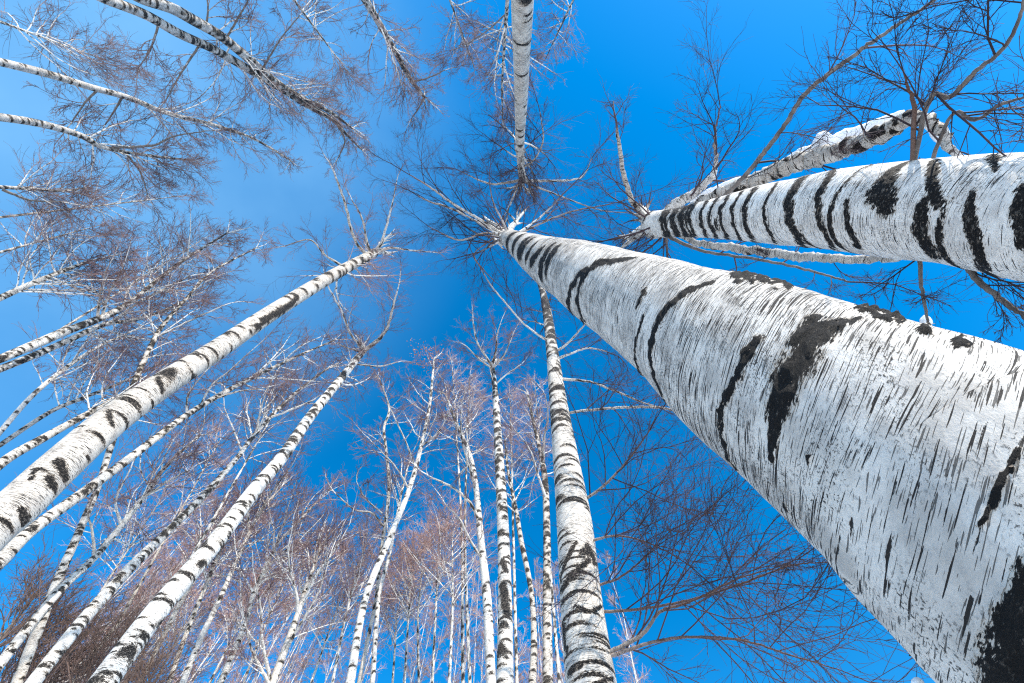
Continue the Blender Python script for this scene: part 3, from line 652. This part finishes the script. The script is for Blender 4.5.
bg('tall background birch rising behind left bending birch with a narrow upright top', 470, 690, 470, 375, 6, r=.10, curve=-5, start=.5)
bg('background birch with rosy crown between stacked scar birch and the bright bottom trunk', 560, 690, 535, 385, 6, r=.10, start=.5)
bg('background birch with pink haze of twigs under the forked white birch tip', 240, 692, 296, 560, 4.5, curve=-3)
bg('low background birch with pink top between third and fourth slim stems', 205, 692, 252, 600, 4.5)
bg('low background birch at the foot of the first slim stem', 150, 692, 192, 610, 4.5)
bg('background birch with dense upright twigs right of the brush crowned birch', 308, 692, 340, 600, 4.5, lc=2.4)
bg('low background birch at the bottom edge below the side armed threadlike birch', 392, 692, 398, 600, 4)
bg('background birch left of the rough dark ringed birch, deep in shadowy twigs', 70, 640, 160, 500, 4.5)
bg('background birch whose twigs fill the gap under the long thin flecked birch', 120, 620, 220, 440, 5, lc=2.4)
bg('background birch whose crown fills the gap left of the forked white birch tip', 190, 560, 290, 385, 5, lc=2.4, k=1.0)
bg('background birch spreading pink twigs above the doubled birch', 60, 330, 210, 235, 4, r=.08, lc=2.4, n1=28, start=.3)
bg('background birch giving the bluish twig haze at the left edge under the pair stemmed birch', -10, 255, 100, 225, 4.5, r=.08, lc=2.2, n1=28, start=.2)
bg('background birch filling the far upper left corner with a web of twigs', -10, 18, 110, 62, 5, r=.08, lc=2.4, n1=32, start=.15)
bg('background birch webbing the sky below the three armed birch', 20, 215, 190, 195, 4, r=.08, lc=2.0, n1=24, start=.2)
bg('background birch reaching down the top edge between the crossing pair and the curved tip', 285, -12, 350, 75, 4.5, r=.08, lc=2.2, n1=30, start=.1)
bg('background birch reaching down right of the straight hanging birch, purple twigs', 585, -25, 545, 60, 4.5, r=.08, lc=1.8, n1=26, start=.1)
bg('background birch at the top edge left of the faint thin birch, brown twigs', 445, -14, 475, 70, 4, r=.08, lc=1.9, n1=26, start=.1)

# ------------------------------------------------------------ brown saplings low at the left
def sapling(label, x0, y0, x1, y1, w, r=0.05, **kw):
    y0 += 25; y1 += 30
    tree(label, [(x0, y0, w), ((x0 + x1) / 2 + 2, (y0 + y1) / 2, w * .7), (x1, y1, w * .3)], r, k=1.0, density=0, n1=26, lc=1.7, start=.0, step=3, sides=6, n2=8, n3=7,
         mat=GREYSTEM, twig=BROWN, ang=.75, lift=.1, name='sapling', group='brown saplings at the lower left', cat='sapling', rminf=1.1, **kw)
for lab, *a in [('brown twiggy sapling filling the left edge just under the long thin flecked birch', -25, 640, 40, 560, 4),
                ('brown twiggy sapling in the very bottom left corner', -20, 700, 40, 610, 4),
                ('brown twiggy sapling between the bent birch and the dark ringed birch', 10, 715, 80, 610, 4),
                ('brown sapling rising between dark ringed birch and forked white birch, grey stems', 50, 715, 115, 620, 4),
                ('brown twiggy sapling at the foot of the forked white birch on its right', 110, 715, 150, 650, 4)]:
    sapling(lab, *a)

# ------------------------------------------------------------ the wood beyond, one mass
def far_wood():
    rng = np.random.default_rng(77)
    SV, SF, SA, off = [], [], [], 0
    CV, CF, CA, coff = [], [], [], 0
    for i in range(78):
        px = rng.uniform(-60, 660); d = rng.uniform(25, 38)
        r = ray(px, 760); u = r[:2] / np.linalg.norm(r[:2])
        b = np.array([u[0] * d, u[1] * d, -.2]); H = rng.uniform(.72, 1.12) * d
        n = 7; z = np.linspace(0, 1, n)[:, None]
        P = b + np.concatenate([rng.normal(size=(n, 2)) * .18 * z, z * H], 1); Rr = (.06 * (1 - z[:, 0]) + .012)
        v, f, a = tubes(P[None], Rr[None], 7); SV.append(v); SF.append(f + off); SA.append(a); off += len(v)
        t = np.sort(rng.uniform(.35, 1, 34)); k = np.minimum((t * (n - 1)).astype(int), n - 2); fr = (t * (n - 1) - k)[:, None]
        Q = P[k] * (1 - fr) + P[k + 1] * fr
        D = nrm(np.column_stack([rng.normal(size=(34, 2)), rng.uniform(.9, 2.0, 34)]))
        v, f, a, _ = crown(rng, Q, D, 2.6 * (1.15 - .7 * t) * rng.uniform(.7, 1.2, 34), .03 * (1.2 - t), .0065, 9, 9)
        CV.append(v); CF.append(f + coff); CA.append(a); coff += len(v)
    root = bpy.data.objects.new('distant_birch_wood', None); COL.objects.link(root)
    tag(root, 'far mass of thin birches with pinkish twigs filling the bottom edge behind the nearer trees', 'wood', kind='stuff')
    V = np.vstack(SV)
    link_mesh('stems', V, np.vstack(SF), BARK, root, {'bc': ('FLOAT_VECTOR', V), 'scar': ('FLOAT', np.zeros(len(V))), 'rad': ('FLOAT', np.concatenate(SA))})['kind'] = 'stuff'
    link_mesh('crowns', np.vstack(CV), np.vstack(CF), TWIG_PINK, root, {'rad': ('FLOAT', np.concatenate(CA))})['kind'] = 'stuff'
far_wood()

# ------------------------------------------------------------ rusty leaves on the leaning birch (part of it)
t = TREES['bright leaning birch topped with a tuft of rusty leaves, bottom centre left']
rng = np.random.default_rng(5)
tip = t['Pv'][-1]
c = np.concatenate([tip + rng.normal(size=(150, 3)) * 0.42, tip + np.array([-.9, -.35, .2]) + rng.normal(size=(110, 3)) * .36])
a = nrm(rng.normal(size=(len(c), 3))); b = nrm(np.cross(a, rng.normal(size=(len(c), 3))))
s = rng.uniform(.035, .07, (len(c), 1))
V = np.stack([c - a * s, c + b * s * .6, c + a * s, c - b * s * .6], 1).reshape(-1, 3)
link_mesh('leaf_tuft', V, np.arange(len(V)).reshape(-1, 4), LEAF, t['root'], loc=t['base'])['kind'] = 'stuff'

# ------------------------------------------------------------ loose bark flakes on the two near trunks
def flakes(tree_label, n, size, seed):
    t = TREES[tree_label]; V0, ring, scar, T = t['surf']; rng = np.random.default_rng(seed)
    cand = np.argwhere(scar > 0.35)
    if len(cand) == 0: return
    d = np.linalg.norm(V0[cand[:, 0], cand[:, 1]] - CAMP, axis=1)
    sel = cand[rng.choice(len(cand), n, p=(d ** 1.5) / (d ** 1.5).sum())]
    Vs, Fs = [], []
    for i, s in sel:
        p = V0[i, s]; n_ = ring[i, s]; ax = T[i]; tg = np.cross(ax, n_)
        w = size * rng.uniform(.4, 1.2); l = size * rng.uniform(.5, 1.6)
        dr = nrm(ax * rng.normal() * .5 + tg * rng.choice([-1, 1])); sd = np.cross(n_, dr)
        off = len(Vs)
        for q in range(4):
            u = q / 3
            c = p + dr * l * u * .8 + n_ * (l * (.02 + .55 * u * u) * rng.uniform(.5, 1.0))
            ww = w * (1 - .55 * u) * .5
            Vs += [c - sd * ww, c + sd * ww]
        for q in range(3):
            Fs.append((off + 2 * q, off + 2 * q + 1, off + 2 * q + 3, off + 2 * q + 2))
    o = link_mesh('bark_flakes', np.array(Vs), np.array(Fs), FLAKE, t['root'], loc=t['base']); o['kind'] = 'stuff'
flakes('huge white birch trunk crossing the right half, with black patch and fine dashes', 900, 0.0055, 7)
flakes('thick peeling white birch leaving the right edge above the huge trunk, banded black', 700, 0.008, 8)

# ------------------------------------------------------------ snow lodged on the crooked branch
def snow_run(label, path, dist, seed, name='snow_cap'):
    rng = np.random.default_rng(seed)
    P = np.array([CAMP + ray(x, y) * dist for x, y, w in path]); R = np.array([w * dist / 940 for x, y, w in path])
    X = catmull(np.hstack([P, R[:, None]]), [10] * (len(path) - 1))
    S = len(X); sides = 14
    V, F, _ = tubes(X[None, :, :3], (X[:, 3] * np.sin(np.linspace(.12, math.pi - .12, S)) ** .5)[None], sides)
    cen = np.repeat(X[:, :3], sides, 0)
    k = np.array([1 + .35 * mnoise.noise(Vector(v * 9 + seed)) + .2 * mnoise.noise(Vector(v * 30)) for v in V])
    V = cen + (V - cen) * k[:, None]
    V = np.vstack([V, X[0, :3], X[-1, :3]]); a, b = len(V) - 2, len(V) - 1
    i0 = np.arange(sides); i1 = i0 + (S - 1) * sides
    c0 = np.stack([np.roll(i0, -2)[::2], i0[1::2], i0[::2], np.full(sides // 2, a)], -1)
    c1 = np.stack([i1[::2], i1[1::2], np.roll(i1, -2)[::2], np.full(sides // 2, b)], -1)
    F = np.vstack([F, c0, c1])
    base = X[:, :3].mean(0)
    o = link_mesh(name, V, F, SNOW, None, loc=base); o.location = base
    tag(o, label, 'snow', 'snow lodged on branches'); return o
t2 = TREES['thick peeling white birch leaving the right edge above the huge trunk, banded black']
dd = t2['dist'][-1]
snow_run('long strip of snow along the top of the crooked branch', [(770, 168, 8), (800, 154, 10), (835, 141, 11), (862, 131, 9), (892, 117, 7), (905, 111, 5)], dd * .89, 1)
snow_run('snow strip wedged where crooked branch nears the banded trunk', [(690, 202, 4), (712, 191, 7), (738, 182, 8), (765, 174, 5)], dd * .98, 2)
snow_run('round snow knob on the middle of the crooked branch', [(812, 146, 10), (822, 142, 15), (834, 140, 10)], dd * .87, 3)
snow_run('snow wedge hanging under the bent end of the crooked branch', [(920, 122, 6), (935, 128, 8), (943, 140, 8), (947, 150, 5)], dd * .80, 4)
snow_run('snow lump against the lower edge of the huge trunk near the bottom', [(911, 681, 5), (917, 684, 9), (926, 690, 8)], 1.15, 6)
snow_run('tiny snow lump on the hanging twig above the huge trunk', [(925, 315, 5), (926, 321, 8), (926, 329, 5)], dd * .66, 5)

# ------------------------------------------------------------ ground
rng = np.random.default_rng(3)
gx = np.concatenate([-np.geomspace(400, 1, 60), np.linspace(-.9, .9, 9), np.geomspace(1, 400, 60)])
X, Y = np.meshgrid(gx, gx, indexing='ij')
Z = np.array([0.06 * mnoise.noise(Vector((x * .35, y * .35, 0))) + .25 * mnoise.noise(Vector((x * .05, y * .05, 3))) * min(1, math.hypot(x, y) / 30) for x, y in zip(X.ravel(), Y.ravel())])
n = len(gx); idx = np.arange(n * n).reshape(n, n)
F = np.stack([idx[:-1, :-1], idx[1:, :-1], idx[1:, 1:], idx[:-1, 1:]], -1).reshape(-1, 4)
tag(link_mesh('ground', np.column_stack([X.ravel(), Y.ravel(), Z]), F, FLOOR), 'snow covered forest floor under the birches', kind='structure')

# ------------------------------------------------------------ light, sky, camera
SUN_AZ = math.radians(63)      # measured in the picture plane: 90 is the top of the photograph
SUN_EL = math.radians(36)
sd = Vector((math.cos(SUN_AZ) * math.cos(SUN_EL), -math.sin(SUN_AZ) * math.cos(SUN_EL), math.sin(SUN_EL)))
sun = bpy.data.lights.new('sun', 'SUN'); sun.energy = 3.7; sun.angle = math.radians(0.5); sun.color = (1.0, 0.93, 0.81)
so = bpy.data.objects.new('sun', sun); COL.objects.link(so); so.rotation_euler = (-sd).to_track_quat('-Z', 'Y').to_euler()
w = bpy.data.worlds.new('World'); sc.world = w; w.use_nodes = True
nt = w.node_tree; nt.nodes.clear()
sky = nt.nodes.new('ShaderNodeTexSky'); sky.sky_type = 'NISHITA'; sky.sun_disc = False
sky.sun_elevation = SUN_EL; sky.sun_rotation = math.atan2(sd.x, sd.y)
sky.altitude = 300; sky.air_density = 1.0; sky.dust_density = 0.15; sky.ozone_density = 2.0
hs = nt.nodes.new('ShaderNodeHueSaturation'); hs.inputs['Saturation'].default_value = 1.45; hs.inputs['Value'].default_value = 1.1; hs.inputs['Hue'].default_value = 0.4955
bgn = nt.nodes.new('ShaderNodeBackground'); bgn.inputs['Strength'].default_value = 0.15
wo = nt.nodes.new('ShaderNodeOutputWorld')
nt.links.new(sky.outputs[0], hs.inputs['Color']); 
# thin high haze drifting over the western sky
tc = nt.nodes.new('ShaderNodeTexCoord')
def wn(ty, op, a, b):
    n = nt.nodes.new(ty); n.operation = op
    for i, x in enumerate((a, b)):
        if isinstance(x, (int, float, tuple)): n.inputs[i].default_value = x
        else: nt.links.new(x, n.inputs[i])
    return n
dr = wn('ShaderNodeVectorMath', 'DOT_PRODUCT', tc.outputs['Generated'], tuple(ray(60, 90))).outputs['Value']
mr = nt.nodes.new('ShaderNodeMapRange'); mr.interpolation_type = 'SMOOTHSTEP'
mr.inputs['From Min'].default_value = 0.74; mr.inputs['From Max'].default_value = 1.06; nt.links.new(dr, mr.inputs['Value'])
cn = nt.nodes.new('ShaderNodeTexNoise'); cn.inputs['Scale'].default_value = 2.6; cn.inputs['Detail'].default_value = 5; nt.links.new(tc.outputs['Generated'], cn.inputs['Vector'])
cm = nt.nodes.new('ShaderNodeMapRange'); cm.inputs['From Min'].default_value = 0.3; cm.inputs['From Max'].default_value = 0.75; nt.links.new(cn.outputs['Fac'], cm.inputs['Value'])
ca = wn('ShaderNodeMath', 'MULTIPLY_ADD', cm.outputs[0], 0.6); ca.inputs[2].default_value = 0.32
cf = wn('ShaderNodeMath', 'MULTIPLY', mr.outputs[0], ca.outputs[0])
hz = nt.nodes.new('ShaderNodeMix'); hz.data_type = 'RGBA'
nt.links.new(cf.outputs[0], hz.inputs[0]); nt.links.new(hs.outputs[0], hz.inputs[6]); hz.inputs[7].default_value = (1.15, 2.55, 4.2, 1)
nt.links.new(hz.outputs[2], bgn.inputs[0]); nt.links.new(bgn.outputs[0], wo.inputs[0])
cam = bpy.data.cameras.new('camera'); cam.lens = FPX / 1024 * 36; cam.sensor_width = 36; cam.clip_start = 0.02; cam.clip_end = 2000
co = bpy.data.objects.new('camera', cam); COL.objects.link(co)
M = Matrix((RX, UP, -FW)).transposed().to_4x4(); M.translation = Vector(CAMP); co.matrix_world = M
sc.camera = co
sc.view_settings.view_transform = 'Standard'; sc.view_settings.look = 'None'; sc.view_settings.exposure = 0.92; sc.view_settings.gamma = 1
sc.cycles.use_denoising = False
sc.cycles.max_bounces = 4; sc.cycles.diffuse_bounces = 3
sc.cycles.pixel_filter_type = 'BLACKMAN_HARRIS'; sc.cycles.filter_width = 1.2
print('verts', sum(len(o.data.vertices) for o in COL.objects if o.type == 'MESH'))
